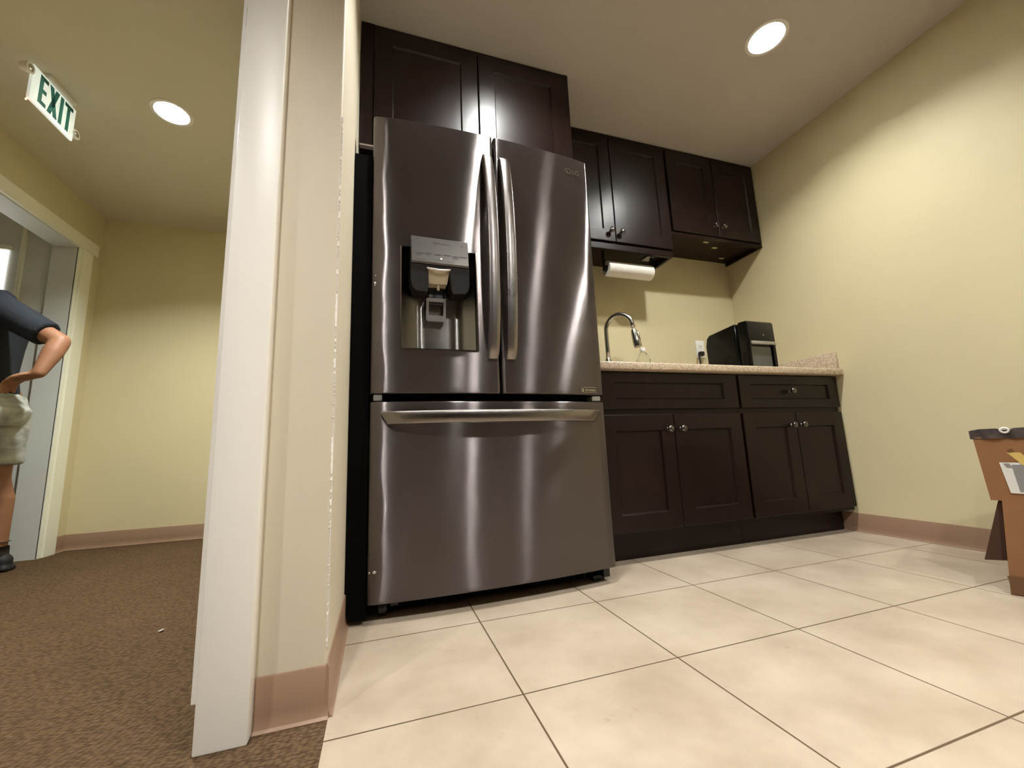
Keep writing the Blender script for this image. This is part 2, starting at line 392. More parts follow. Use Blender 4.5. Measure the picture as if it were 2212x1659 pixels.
def ceiling_plate(name, boxes, lamps, z, r=.0785, mat='ceil'):
    b = MB()
    for x in boxes: b.box(*x)
    o = b.build(name, mat)
    c = MB()
    for x, y in lamps: c.lathe([(r, -.02), (r, CAN+.012)], (x, y, z), 'z', 32)
    k = c.build('cutter', 'ceil'); md = o.modifiers.new('holes', 'BOOLEAN'); md.operation = 'DIFFERENCE'; md.object = k; md.solver = 'EXACT'
    dg = bpy.context.evaluated_depsgraph_get(); me = bpy.data.meshes.new_from_object(o.evaluated_get(dg))
    o.modifiers.clear(); o.data = me; bpy.data.objects.remove(k)
    return struct(o)
KL = [(1.770, 1.205), (.576, 1.185)]
LL = [(1.77, -.45), (.93, -.45), (-.36, -.45), (-1.70, -.45)]
ceiling_plate('ceiling', [(WEST-.1, XR+.1, REAR-.1, YB+.1, ZC, ZC+.1)], KL+LL, ZC)
ceiling_plate('ceiling_hall', [(-3.4, -.2, YW+.12, YH+.1, ZH, ZH+.08)], [(-1.02, 2.235)], ZH, .0725, 'ceil_hall')
L1 = ceiling_light((1.770, 1.205, ZC), 'round glowing recessed ceiling light beside the yellowish side wall')
def lamp_copy(loc, label):
    c = copy_tree(L1); c.location = loc; c['label'] = label; return c
lamp_copy((.576, 1.185, ZC), 'recessed ceiling light directly in front of the refrigerator, cut by the top of the picture')
ceiling_light((1.77, -.45, ZC), 'recessed ceiling light behind the viewer beside the side wall', glow='dimglow')
B1 = ceiling_light((.93, -.45, ZC), 'recessed ceiling light behind the viewer over the middle of the tile', glow='lobbyglow')
for (x, y), d in zip(LL[2:], ('over the carpet edge', 'far out over the lobby carpet')):
    c = copy_tree(B1); c.location = (x, y, ZC); c['label'] = 'recessed ceiling light behind the viewer '+d
ceiling_light((-1.02, 2.235, ZH), 'round glowing recessed ceiling light in the hall beside the exit sign', .072, 'hallglow')

# ------------------------------------------------------------------ refrigerator
FW = .908
RF = thing('refrigerator', (-.0345, 1.4282, 0), 'tall black stainless french-door refrigerator with bottom freezer drawer and water dispenser', 'refrigerator', rz=.0311)
def bulge(x): return -.026*(1-abs((x-.454)/.454)**2.2)
def fpanel(x0, x1, z0, z1, depth, hole=None, r=.010, rz=.004):
    b = MB(); bm = b.bm
    def samples(a, c, rr, n, extra):
        s = {round(a+rr*t, 5) for t in (0, .08, .2, .4, .7, 1)} | {round(c-rr*t, 5) for t in (0, .08, .2, .4, .7, 1)}
        for i in range(1, n): s.add(round(a+rr+(c-a-2*rr)*i/n, 5))
        if n == 18: s |= {round(q+k*.004, 5) for q in (a, c-.052) for k in range(1, 14) if a < q+k*.004 < c}
        return sorted(s | set(extra))
    xs = samples(x0, x1, r, 18, hole[:2] if hole else []); zs = samples(z0, z1, rz, 46, hole[2:] if hole else [])
    rnd = lambda d, rr: 0 if d >= rr else rr-math.sqrt(max(0, rr*rr-(rr-d)**2))
    def edge(d): return .0040*(1-d/.05)**2 if d < .05 else 0.
    def y(x, z):
        wob = .0045*math.sin(z*13.+1.)+.003*math.sin(z*29.+.5)      # the pressed edge is not quite straight
        e = edge(max(0., x-x0+wob*min(1, (x-x0)/.012))) if x0 < .01 else 0.
        if x1 > .9: e += edge(x1-x)
        return bulge(x)+e+rnd(min(x-x0, x1-x), r)+rnd(min(z-z0, z1-z), rz)
    V = {(x, z): bm.verts.new((x, y(x, z), z)) for x in xs for z in zs}
    inh = lambda x, z: hole and hole[0]-1e-6 < x < hole[1]+1e-6 and hole[2]-1e-6 < z < hole[3]+1e-6
    for i in range(len(xs)-1):
        for j in range(len(zs)-1):
            if inh((xs[i]+xs[i+1])/2, (zs[j]+zs[j+1])/2): continue
            bm.faces.new([V[xs[i], zs[j]], V[xs[i+1], zs[j]], V[xs[i+1], zs[j+1]], V[xs[i], zs[j+1]]])
    def rim(loop, yb):
        B = [bm.verts.new((v.co.x, yb, v.co.z)) for v in loop]
        for i in range(len(loop)):
            k = (i+1) % len(loop); bm.faces.new([loop[i], loop[k], B[k], B[i]])
        return B
    outer = [V[x, z0] for x in xs]+[V[x1, z] for z in zs[1:]]+[V[x, z1] for x in reversed(xs[:-1])]+[V[x0, z] for z in reversed(zs[1:-1])]
    B = rim(outer, depth)
    if not hole: bm.faces.new(B)
    else:
        hx = [x for x in xs if hole[0]-1e-6 <= x <= hole[1]+1e-6]; hz = [z for z in zs if hole[2]-1e-6 <= z <= hole[3]+1e-6]
        inner = [V[x, hz[0]] for x in hx]+[V[hx[-1], z] for z in hz[1:]]+[V[x, hz[-1]] for x in reversed(hx[:-1])]+[V[hx[0], z] for z in reversed(hz[1:-1])]
        rim(inner, .03)
        for v in list(bm.verts):
            if not v.link_faces: bm.verts.remove(v)
    return b
# case
cs = MB().box(.003, .905, .085, .80, .035, 1.745, .004, 1)
cs.build('case', 'case', RF)
MB().box(.02, .888, .055, .085, .700, 1.735).box(.02, .888, .055, .085, .06, .692).build('door_gasket', 'blackmatte', RF)
g = MB().box(.05, .80, .07, .10, .012, .055).build('toe_grille', 'blackmatte', RF)
MB().box(.865, .892, .03, .11, .018, .052).box(.835, .885, .06, .12, .0, .018).build('foot', 'black', RF)
wh = MB().lathe([(.005, -.022), (.024, -.022), (.026, -.018), (.026, .0), (.024, .004), (.005, .004)], (.058, .072, .027), 'x', 24)
wh.build('wheel', 'black', RF, smooth=.7)
MB().box(.075, .10, .055, .09, .03, .055).build('wheel_bracket', 'case', RF)
HZ = (.099, .374, .880, 1.262)
d1 = fpanel(.0, .4548, .7236, 1.7813, .05, HZ).build('door', 'steel', RF, uv=UVZ, smooth=.9)
d2 = fpanel(.4628, FW, .7236, 1.7813, .05).build('door', 'steel', RF, uv=UVZ, smooth=.9)
d3 = fpanel(.0, FW, .058, .6955, .05).build('freezer_drawer', 'steel', RF, uv=UVZ, smooth=.9)
d1['label'] = 'door with water dispenser'; d2['label'] = 'door with round logo'
MB().box(.852, .89, .0, .05, .699, .72, .003, 1).build('hinge', 'silver', RF)
MB().box(.012, .04, .0, .05, .699, .72, .003, 1).build('hinge', 'silver', RF)
MB().box(.39, .53, .02, .20, 1.745, 1.79, .006, 2).build('hinge_cover', 'black', RF, smooth=.6)
# vertical handles: flat bowed bars
def bar_handle(xc, parent, w=.0385):
    n = 40; fr_, bk = [], []
    z0, z1 = .851, 1.684
    rings = []
    for i in range(n+1):
        t = i/n; z = z1+(z0-z1)*t
        bow = math.sin(PI*t)**.55
        y = bulge(xc)-.012-.052*bow
        th = .012 + .02*(1-bow)
        wx = w/2*(1-.10*(1-min(1, min(t, 1-t)/.03)))
        rings.append([(xc-wx, y+.002, z), (xc-wx+.003, y, z), (xc+wx-.003, y, z), (xc+wx, y+.002, z), (xc+wx, y+th, z), (xc-wx, y+th, z)])
    return MB().rings(rings).build('handle', 'steelbar', parent, uv=UVZ, smooth=.7)
bar_handle(.4275, d1); bar_handle(.4965, d2)
# freezer handle, ends cut at a slant
n = 44; rings = []
for i in range(n+1):
    t = i/n
    bow = math.sin(PI*t)**.5 if 0 < t < 1 else 0
    xt = .034+(.874-.034)*t; xb = .056+(.852-.056)*t
    y = bulge(xt)-.014-.040*bow; th = .012+.018*(1-bow)
    zt, zb = .6600, .6185
    rings.append([(xt, y+.002, zt), (xt, y, zt-.003), (xb, y, zb+.003), (xb, y+.002, zb), (xb, y+th, zb), (xt, y+th, zt)])
MB().rings(rings).build('handle', 'steelbar', d3, uv=UVX, smooth=.7)
# dispenser, all sub-parts of the left door
x0, x1, z0, z1 = HZ
rc = MB(); bm = rc.bm
nx = 20; prof = []
for i in range(nx+1):
    t = i/nx; x = x0+(x1-x0)*t
    s_ = abs(2*t-1); y = .050-.040*max(0, (s_-.42)/.58)**1.6
    prof.append((x, y))
A = [bm.verts.new((x, y, z0)) for x, y in prof]; B = [bm.verts.new((x, y, z1)) for x, y in prof]
for i in range(nx): bm.faces.new([A[i], A[i+1], B[i+1], B[i]])
fl = [bm.verts.new((x0, -.014, z0)), bm.verts.new((x1, -.022, z0))]; tp = [bm.verts.new((x0, -.014, z1)), bm.verts.new((x1, -.022, z1))]
bm.faces.new([fl[0]]+[fl[1]]+list(reversed(A))); bm.faces.new([tp[1], tp[0]]+B)
bm.faces.new([fl[0], A[0], B[0], tp[0]]); bm.faces.new([fl[1], tp[1], B[-1], A[-1]])
rc.build('dispenser_recess', 'steelrecess', d1, uv=UVZ, smooth=.6, recalc=False)
yl, yr = bulge(x0)-.001, bulge(x1)-.001
rm = MB()
for (xa, xb, ya, yb, za, zb) in ((x0-.002, x0+.002, yl, yl, z0, z1), (x1-.002, x1+.002, yr, yr, z0, z1)):
    rm.box(xa, xb, ya-.002, ya+.02, za, zb)
rm.rings([[(x, bulge(x)-.003, z0-.003), (x, bulge(x)-.003, z0+.002), (x, bulge(x)+.02, z0+.002), (x, bulge(x)+.02, z0-.003)] for x in [x0+(x1-x0)*i/8 for i in range(9)]])
rm.build('dispenser_rim', 'chrome', d1)
pn = MB()
pn.prism([(-.028, 1.300), (-.034, 1.296), (-.046, 1.196), (-.042, 1.190), (.03, 1.190), (.03, 1.300)], lambda a, b_, d: (d, a, b_), .132, .341, .0015, 1)
pn.build('control_panel', 'steelplate', d1, uv=UVZ, smooth=.6)
hs = MB()
hp = [(.130, 1.190), (.343, 1.190), (.343, 1.125), (.338, 1.100), (.325, 1.088), (.280, 1.084), (.273, 1.110), (.270, 1.178), (.190, 1.178), (.193, 1.110), (.190, 1.084), (.150, 1.085), (.137, 1.096), (.130, 1.122)]
hs.prism(hp, lambda a, b_, d: (a, d, b_), -.040, .03, .002, 1)
hs.build('dispenser_housing', 'housing', d1, smooth=.6)
ch = MB(); ch.rings([[(.189, -.034, 1.176), (.271, -.034, 1.178), (.271, .03, 1.178), (.189, .03, 1.176)], [(.197, -.018, 1.126), (.263, -.018, 1.128), (.263, .03, 1.128), (.197, .03, 1.126)]])
ch.build('ice_chute', 'gold', d1)
MB().tube([(.188, -.037, 1.176), (.21, -.043, 1.171), (.23, -.045, 1.169), (.25, -.043, 1.171), (.272, -.037, 1.177)], .0045, 8).build('chute_lip', 'pinkwhite', d1, smooth=2)
MB().lathe([(.0055, 0), (.0055, -.018), (.004, -.022)], (.232, -.008, 1.128), 'z', 14).build('water_nozzle', 'gold', d1, smooth=.7)
pd = MB()   # paddle: a tilted ring with a hole
def pdl(a, b_, d): return (a, .022-(b_-1.0)*.12+d, b_)
o_ = [(.192, 1.082), (.264, 1.084), (.264, 1.006), (.258, .9985), (.198, .9985), (.192, 1.006)]
i_ = [(.201, 1.070), (.256, 1.071), (.256, 1.022), (.254, 1.020), (.203, 1.020), (.201, 1.022)]
bmq = pd.bm
F = [[bmq.verts.new(pdl(p[0], p[1], d)) for p in L] for d in (0, .010) for L in (o_, i_)]
for k in range(6):
    j = (k+1) % 6
    bmq.faces.new([F[0][k], F[0][j], F[1][j], F[1][k]]); bmq.faces.new([F[2][k], F[3][k], F[3][j], F[2][j]])
    bmq.faces.new([F[0][k], F[2][k], F[2][j], F[0][j]]); bmq.faces.new([F[1][k], F[1][j], F[3][j], F[3][k]])
pd.build('paddle', 'silver', d1)
MB().box(.196, .262, .02, .046, 1.06, 1.13, .006, 2).build('spout_base', 'black', d1)
def pface(x, z, w, h):
    f = (1.296-z)/.1; y = -.034-.012*f-.0006
    mk = MB(); mk.bm.faces.new([mk.bm.verts.new(p) for p in ((x-w/2, y-.0012*h/.01*.6, z-h/2), (x+w/2, y-.0012*h/.01*.6, z-h/2), (x+w/2, y, z+h/2), (x-w/2, y, z+h/2))]); mk.build('control_mark', 'markgrey', d1, recalc=False)
for x, z, w, h in ((.160, 1.229, .030, .004), (.158, 1.221, .022, .003), (.192, 1.231, .026, .004), (.190, 1.224, .010, .003), (.226, 1.229, .022, .004), (.259, 1.231, .028, .004),
                   (.292, 1.228, .020, .005), (.291, 1.220, .022, .004), (.320, 1.230, .026, .003), (.222, 1.278, .030, .004), (.255, 1.275, .036, .003), (.219, 1.271, .010, .004), (.317, 1.276, .008, .006), (.165, 1.203, .040, .002), (.232, 1.206, .030, .002), (.270, 1.204, .028, .002)):
    pface(x, z, w, h)
MB().sphere((.238, -.0435, 1.214), (.0032, .0015, .0018), 10).build('indicator_light', 'led', d1)
# writing
def text_mesh(txt, size, depth=.001):
    cu = bpy.data.curves.new('t', 'FONT'); cu.body = txt; cu.size = size; cu.extrude = depth/2; cu.align_x = 'LEFT'
    o = bpy.data.objects.new('t', cu); COL.objects.link(o)
    dg = bpy.context.evaluated_depsgraph_get(); me = bpy.data.meshes.new_from_object(o.evaluated_get(dg))
    bpy.data.objects.remove(o); bpy.data.curves.remove(cu); return me
lg = MB()
cx, cz, rr = .8015, 1.7085, .0125
def onf(x, z, off=.0015): return (x, bulge(x)-off, z)
ring = []
for k in range(28):
    a = 2*PI*k/28
    ring.append([onf(cx+(rr+du)*math.cos(a), cz+(rr+du)*math.sin(a), dv) for du, dv in ((-.0012, .0006), (-.0012, .002), (.0012, .002), (.0012, .0006))])
lg.rings(ring, loop=True)
lg.box(cx-.0012, cx+.0012, bulge(cx)-.002, bulge(cx), cz-.006, cz+.005).box(cx-.001, cx+.011, bulge(cx)-.002, bulge(cx), cz-.0065, cz-.0042).sphere((cx-.005, bulge(cx)-.001, cz+.0045), .0016, 8)
lo = lg.build('logo', 'chrome', d2, recalc=False)
me = text_mesh('LG', .030); me.materials.append(M['chrome'])
to = bpy.data.objects.new('logo_lettering', me); COL.objects.link(to); to.parent = d2
to.matrix_local = Matrix.Translation((.821, bulge(.84)-.003, cz-.0105)) @ Matrix.Rotation(PI/2, 4, 'X')
bg = MB(); bx0, bx1, bz0, bz1 = .794, .866, .7335, .7535
yb_ = lambda x: bulge(x)-.002
for xa, xb, za, zb in ((bx0, bx1, bz1-.002, bz1), (bx0, bx0+.002, bz0, bz1), (bx1-.0015, bx1, bz0, bz1), (bx0, bx1, bz0, bz0+.0012), (bx0+.006, bx0+.013, bz0+.001, bz1-.004)):
    bg.box(xa, xb, yb_((xa+xb)/2), yb_((xa+xb)/2)+.003, za, zb)
for k in range(8):
    xx = bx0+.019+k*.0062; bg.box(xx, xx+.0045, yb_(xx), yb_(xx)+.003, bz0+.006, bz0+.012)
bg.build('badge', 'chrome', d2)
# small dents with bare metal showing
dn = MB()
for x, z, r in ((.022, .155, .006), (.007, .154, .004)):
    dn.sphere((x, bulge(x)+.0005+(.003 if x < .01 else 0), z), (r, .0015, r*.8), 8)
dn.build('scuff', 'silver', d3)
dn = MB()
for x, z, r in ((.012, 1.115, .005), (.0115, 1.107, .003), (.013, 1.143, .003)): dn.sphere((x, bulge(x)+.0005, z), (r*.8, .0015, r), 8)
dn.build('scuff', 'silver', d1)

# black strip filling the gap beside the refrigerator
fp = [(-.0985, 1.62), (-.0385, 1.62), (-.0385, .014), (-.060, .014), (-.078, .018), (-.090, .030), (-.0985, .05)]
tag(MB().prism(fp, lambda a, b_, d: (a, d, b_), 1.442, 1.475).build('black_strip', 'blackmatte'), 'black strip in the gap between refrigerator and cream wall end', 'filler panel')

# ------------------------------------------------------------------ cabinets
def shaker(x0, x1, z0, z1, yf, th=.020, rail=.078, rec=.009, ch=.006, bev=.002, railz=None):
    b = MB(); bm = b.bm; rz = railz or rail
    def loop(i, j, y): return [bm.verts.new(p) for p in ((x0+i, y, z0+j), (x1-i, y, z0+j), (x1-i, y, z1-j), (x0+i, y, z1-j))]
    Ls = [loop(0, 0, yf+th), loop(0, 0, yf+bev), loop(bev, bev, yf), loop(rail, rz, yf), loop(rail+.0015, rz+.0015, yf+.002), loop(rail+ch, rz+ch, yf+rec)]
    bm.faces.new(Ls[0])
    for a, c in zip(Ls, Ls[1:]):
        for k in range(4): bm.faces.new([a[k], a[(k+1) % 4], c[(k+1) % 4], c[k]])
    bm.faces.new(Ls[-1]); return b
def knob(x, z, yf, parent, org):
    p = [(.0075, 0), (.0085, -.002), (.006, -.005), (.0055, -.013), (.0075, -.016), (.0145, -.019), (.0165, -.023), (.0155, -.027), (.011, -.030), (.003, -.0315)]
    return MB().lathe(p, (x, yf, z), 'y', 22).build('knob', 'pewter', parent, org, smooth=.9)
def cabinet(name, org, label, group=None): return thing(name, org, label, 'cabinet', group)

# over the refrigerator
oc = (.41, 1.646, 1.829)
C0 = cabinet('wall_cabinet', oc, 'large dark wood two-door cabinet above the refrigerator', 'dark wall cabinets')
b = MB().box(-.097, .916, 1.668, YB-.002, 1.829, ZC-.002)
b.box(-.097, -.044, 1.652, 1.668, 1.829, ZC-.002, .001, 1).box(.893, .916, 1.652, 1.668, 1.829, ZC-.002, .001, 1).box(-.044, .893, 1.655, 1.668, 2.425, ZC-.002).box(-.044, .893, 1.655, 1.668, 1.829, 1.845)
b.build('body', 'wood', C0, oc)
shaker(-.042, .4275, 1.840, 2.428, 1.646).build('door', 'wood', C0, oc)
shaker(.4335, .891, 1.840, 2.428, 1.646).build('door', 'wood', C0, oc)
MB().box(-.097, .4, 1.648, 1.67, 1.8215, 1.8285).build('lit_edge', 'litedge', C0, oc)  # added pale strip, paints the lit lower edge
# two cabinets over the counter
c1 = (1.333, 1.95, 1.70)
C1 = cabinet('wall_cabinet', c1, 'dark wood two-door wall cabinet hanging lower, with a paper towel roll under it', 'dark wall cabinets')
b = MB().box(.92, 1.747, 1.972, YB-.002, 1.712, ZC-.002)
b.box(.92, 1.747, 1.962, 1.985, 1.672, 1.715, .002, 1).box(1.729, 1.747, 1.985, YB-.002, 1.672, 1.712).box(.92, .938, 1.985, YB-.002, 1.672, 1.712).box(.92, 1.747, 1.96, 1.972, 2.41, ZC-.002)
b.build('body', 'wood', C1, c1)
e = shaker(.924, 1.3295, 1.719, 2.425, 1.950, rail=.074).build('door', 'wood', C1, c1); knob(1.297, 1.781, 1.950, e, c1)
e = shaker(1.3365, 1.743, 1.719, 2.425, 1.950, rail=.074).build('door', 'wood', C1, c1); knob(1.368, 1.779, 1.950, e, c1)
c2 = (2.125, 1.95, 1.835)
C2 = cabinet('wall_cabinet', c2, 'shorter dark wood two-door wall cabinet fitted against the yellowish side wall', 'dark wall cabinets')
b = MB().box(1.749, 2.508, 1.972, YB-.002, 1.850, ZC-.002).box(1.749, 2.508, 1.960, 1.985, 1.828, 1.852, .001, 1).box(1.749, 1.767, 1.985, YB-.002, 1.828, 1.85).box(2.49, 2.508, 1.985, YB-.002, 1.828, 1.85).box(1.749, 2.508, 1.96, 1.972, 2.41, ZC-.002)
b.build('body', 'wood', C2, c2)
e = shaker(1.763, 2.129, 1.855, 2.425, 1.950, rail=.074).build('door', 'wood', C2, c2); knob(2.096, 1.926, 1.950, e, c2)
e = shaker(2.1345, 2.498, 1.855, 2.425, 1.950, rail=.074).build('door', 'wood', C2, c2); knob(2.166, 1.926, 1.950, e, c2)
for x, y in ((2.08, 2.02), (2.20, 2.07), (2.38, 2.19)):
    MB().box(x-.02, x+.02, y-.008, y+.008, 1.843, 1.849, .002, 1).build('mounting_clip', 'gold', C2, c2)
MB().box(1.255, 1.295, 2.0, 2.012, 1.705, 1.711, .002, 1).build('mounting_clip', 'gold', C1, c1)
# base cabinets
YBD = 1.622
k1 = (1.345, YBD, 0)
K1 = cabinet('base_cabinet', k1, 'dark wood sink base cabinet with a false drawer front, beside the refrigerator', 'dark base cabinets')
MB().box(.93, 1.764, 1.643, YB-.002, .115, .862).build('body', 'wood', K1, k1)
MB().box(.93, 1.764, 1.711, 1.74, .0, .118).build('toe_kick', 'wood', K1, k1)
shaker(.945, 1.757, .683, .855, YBD, rail=.088, railz=.045).build('drawer_front', 'wood', K1, k1)
e = shaker(.945, 1.3405, .136, .656, YBD, rail=.074).build('door', 'wood', K1, k1); knob(1.304, .586, YBD, e, k1)
e = shaker(1.3435, 1.757, .136, .656, YBD, rail=.074).build('door', 'wood', K1, k1); knob(1.378, .586, YBD, e, k1)
k2 = (2.13, YBD, 0)
K2 = cabinet('base_cabinet', k2, 'dark wood base cabinet with one knobbed drawer, against the yellowish side wall', 'dark base cabinets')
MB().box(1.766, 2.499, 1.643, YB-.002, .115, .862).build('body', 'wood', K2, k2)
MB().box(1.766, 2.499, 1.711, 1.74, .0, .118).build('toe_kick', 'wood', K2, k2)
e = shaker(1.774, 2.496, .683, .855, YBD, rail=.075, railz=.045).build('drawer', 'wood', K2, k2); knob(2.124, .772, YBD, e, k2)
e = shaker(1.774, 2.137, .136, .656, YBD, rail=.074).build('door', 'wood', K2, k2); knob(2.098, .588, YBD, e, k2)
e = shaker(2.1405, 2.496, .136, .656, YBD, rail=.074).build('door', 'wood', K2, k2); knob(2.170, .590, YBD, e, k2)

# countertop
kc = (1.72, 1.6, .8625)
KC = thing('countertop', kc, 'speckled beige countertop with low splash along the walls, over the base cabinets', 'countertop')
MB().box(.925, XR-.001, 1.5841, YB-.001, .8625, .8987, .006, 3).build('slab', 'counter', KC, kc, smooth=.6)
MB().box(.925, XR-.022, YB-.022, YB-.001, .899, 1.0).build('back_splash', 'counter', KC, kc)
MB().box(XR-.021, XR-.001, 1.603, YB-.001, .899, 1.0, .003, 2).build('side_splash', 'counter', KC, kc, smooth=.6)

# faucet
kf = (1.322, 2.125, .899)
FA = thing('faucet', kf, 'tall brushed nickel gooseneck faucet with pull-down spray head on the counter', 'faucet')
bp_ = Vector((1.322, 2.125, 0)); dirv = Vector((.60, -.80, 0)).normalized()
MB().lathe([(.030, 0), (.030, .004), (.024, .02), (.021, .06), (.0185, .135), (.0165, .142)], kf, 'z', 24).build('base', 'nickel', FA, kf, smooth=.8)
pts = [bp_+Vector((0, 0, 1.03))]
R_ = .083; zc_ = 1.216
pts.append(bp_+Vector((0, 0, 1.11)))
for k in range(25):
    a = PI-k/24*(PI*.94)
    pts.append(bp_+dirv*(R_+R_*math.cos(a))+Vector((0, 0, zc_+R_*1.05*math.sin(a))))
tip = pts[-1].copy(); pts.append(tip+Vector((0, 0, -.028))+dirv*.004)
MB().tube(pts, .0132, 18, (dirv.y, -dirv.x, 0)).build('gooseneck', 'nickel', FA, kf, smooth=2)
s0 = pts[-1]+Vector((0, 0, -.006)); dn_ = (Vector((0, 0, -1))+dirv*.17).normalized()
hd = [s0+dn_*t for t in (0, .006, .007, .03, .07, .108, .116)]
MB().tube(hd, [.0065, .0065, .014, .0195, .0225, .024, .021], 20, (dirv.y, -dirv.x, 0)).build('spray_head', 'nickel', FA, kf, smooth=.8)
bt = [s0+dn_*t+dirv*.020 for t in (.02, .04, .075, .082)]
MB().tube(bt, [(.004, .004), (.007, .006), (.007, .007), (.004, .004)], 10, (dirv.y, -dirv.x, 0)).build('spray_button', 'nickel', FA, kf, smooth=2)
MB().tube([(1.345, 2.12, .955), (1.385, 2.11, .985), (1.415, 2.10, 1.016)], [.008, .007, .006], 10).build('lever', 'nickel', FA, kf, smooth=2)
# soap bottle
kb = (1.556, 2.1, .899)
SB = thing('soap_bottle', kb, 'small clear soap bottle with white cap standing behind the faucet', 'bottle')
MB().lathe([(.026, 0), (.036, .004), (.038, .03), (.036, .08), (.040, .11), (.042, .135), (.036, .158), (.022, .178), (.0145, .186), (.0135, .19)], kb, 'z', 10).build('body', 'clear', SB, kb)
MB().lathe([(.0155, .188), (.0165, .19), (.0165, .210), (.0145, .213), (.002, .213)], kb, 'z', 20).build('cap', 'paper', SB, kb, smooth=.7)

# countertop dispenser machine
km = (2.03, 1.82, .899)
MA = thing('water_dispenser', km, 'glossy black countertop machine with a silver bar across its front', 'appliance')
X0, X1 = 1.928, 2.122
rp = [(1.752, .902), (1.955, .902), (1.968, .915), (1.975, 1.10), (1.962, 1.148), (1.940, 1.165), (1.752, 1.178), (1.742, 1.172), (1.742, .908)]
MB().prism(rp, lambda a, b_, d: (d, a, b_), X0, X1, .010, 4).build('rear_body', 'gloss', MA, km, smooth=.8)
MB().box(X0+.008, X1-.008, 1.722, 1.748, .902, 1.165).build('seam', 'blackmatte', MA, km)
fb = [(1.662, 1.052), (1.664, 1.166), (1.672, 1.175), (1.718, 1.178), (1.726, 1.172), (1.726, .902), (1.676, .902), (1.676, 1.052)]
MB().prism(fb, lambda a, b_, d: (d, a, b_), X0, X1, .005, 3).build('front_body', 'gloss', MA, km, smooth=.8)
MB().box(X0+.012, X1-.006, 1.654, 1.676, 1.040, 1.058, .002, 2).build('front_bar', 'silver', MA, km, smooth=.6)
MB().box(X0+.022, X1-.030, 1.6735, 1.6765, .905, 1.030).build('front_panel', 'panelgrey', MA, km)
MB().box(X0, X0+.014, 1.664, 1.678, .902, 1.05, .002, 1).build('front_frame', 'gloss', MA, km)
MB().box(X1-.022, X1, 1.664, 1.678, .902, 1.05, .002, 1).build('front_frame', 'gloss', MA, km)
MB().sphere((2.038, 1.6625, 1.095), (.003, .001, .005), 8).build('indicator_light', 'silver', MA, km)
MB().tube([(2.135, 2.253, 1.13), (2.115, 2.232, 1.128), (2.10, 2.215, 1.10), (2.09, 2.20, 1.0), (2.07, 2.12, .92), (2.05, 1.99, .915)], .006, 8).box(2.13, 2.165, 2.228, 2.258, 1.113, 1.145, .006, 2).build('power_cord', 'black', MA, km, smooth=.7)
# outlet
ko = (2.160, YB, 1.165)
OU = thing('wall_outlet', ko, 'white wall outlet plate behind the black countertop machine', 'outlet')
MB().box(2.123, 2.197, YB-.006, YB-.0005, 1.103, 1.230, .002, 2).build('cover_plate', 'socket', OU, ko, smooth=.6)
MB().box(2.143, 2.177, YB-.0075, YB-.005, 1.130, 1.204, .001, 1).build('socket', 'socket', OU, ko)
MB().box(2.151, 2.154, YB-.0082, YB-.007, 1.182, 1.191).box(2.164, 2.167, YB-.0082, YB-.007, 1.182, 1.191).sphere((2.159, YB-.0076, 1.174), (.003, .0006, .003), 8).build('socket_slot', 'dark', OU, ko)

# paper towel and its holder
TX0, TX1, TY, TZ = 1.318, 1.640, 2.06, 1.597
kp = (1.48, TY, TZ)
TR = thing('paper_towel_roll', kp, 'white paper towel roll hanging under the wall cabinet', 'paper towel')
MB().lathe([(.021, TX0-TX0), (.045, 0), (.047, .002), (.047, TX1-TX0-.002), (.045, TX1-TX0), (.021, TX1-TX0), (.021, 0)], (TX0, TY, TZ), 'x', 40, cap=False).build('roll', 'paper', TR, kp, smooth=.7)
MB().lathe([(.0205, .001), (.0205, TX1-TX0-.001), (.0185, TX1-TX0-.001), (.0185, .001), (.0205, .001)], (TX0, TY, TZ), 'x', 24, cap=False).build('cardboard_core', 'card', TR, kp, smooth=.7)
kh = (1.48, TY+.02, 1.711)
TH = thing('towel_holder', kh, 'dark under-cabinet holder carrying the paper towel roll', 'towel holder')
MB().tube([(TX0-.014, TY, TZ), (TX1+.014, TY, TZ)], .009, 14).build('rod', 'black', TH, kh, smooth=2)
MB().box(TX0-.018, TX0-.012, TY-.012, TY+.014, TZ-.012, 1.711, .002, 1).lathe([(.002, 0), (.018, 0), (.018, .006), (.002, .006)], (TX0-.012, TY, TZ), 'x', 20).build('bracket', 'black', TH, kh)
MB().box(TX1+.012, TX1+.018, TY-.012, TY+.014, TZ-.012, 1.711, .002, 1).build('bracket', 'black', TH, kh)
MB().box(TX1-.02, TX1+.03, TY-.01, TY+.05, 1.704, 1.711, .002, 1).build('mounting_plate', 'silver', TH, kh)

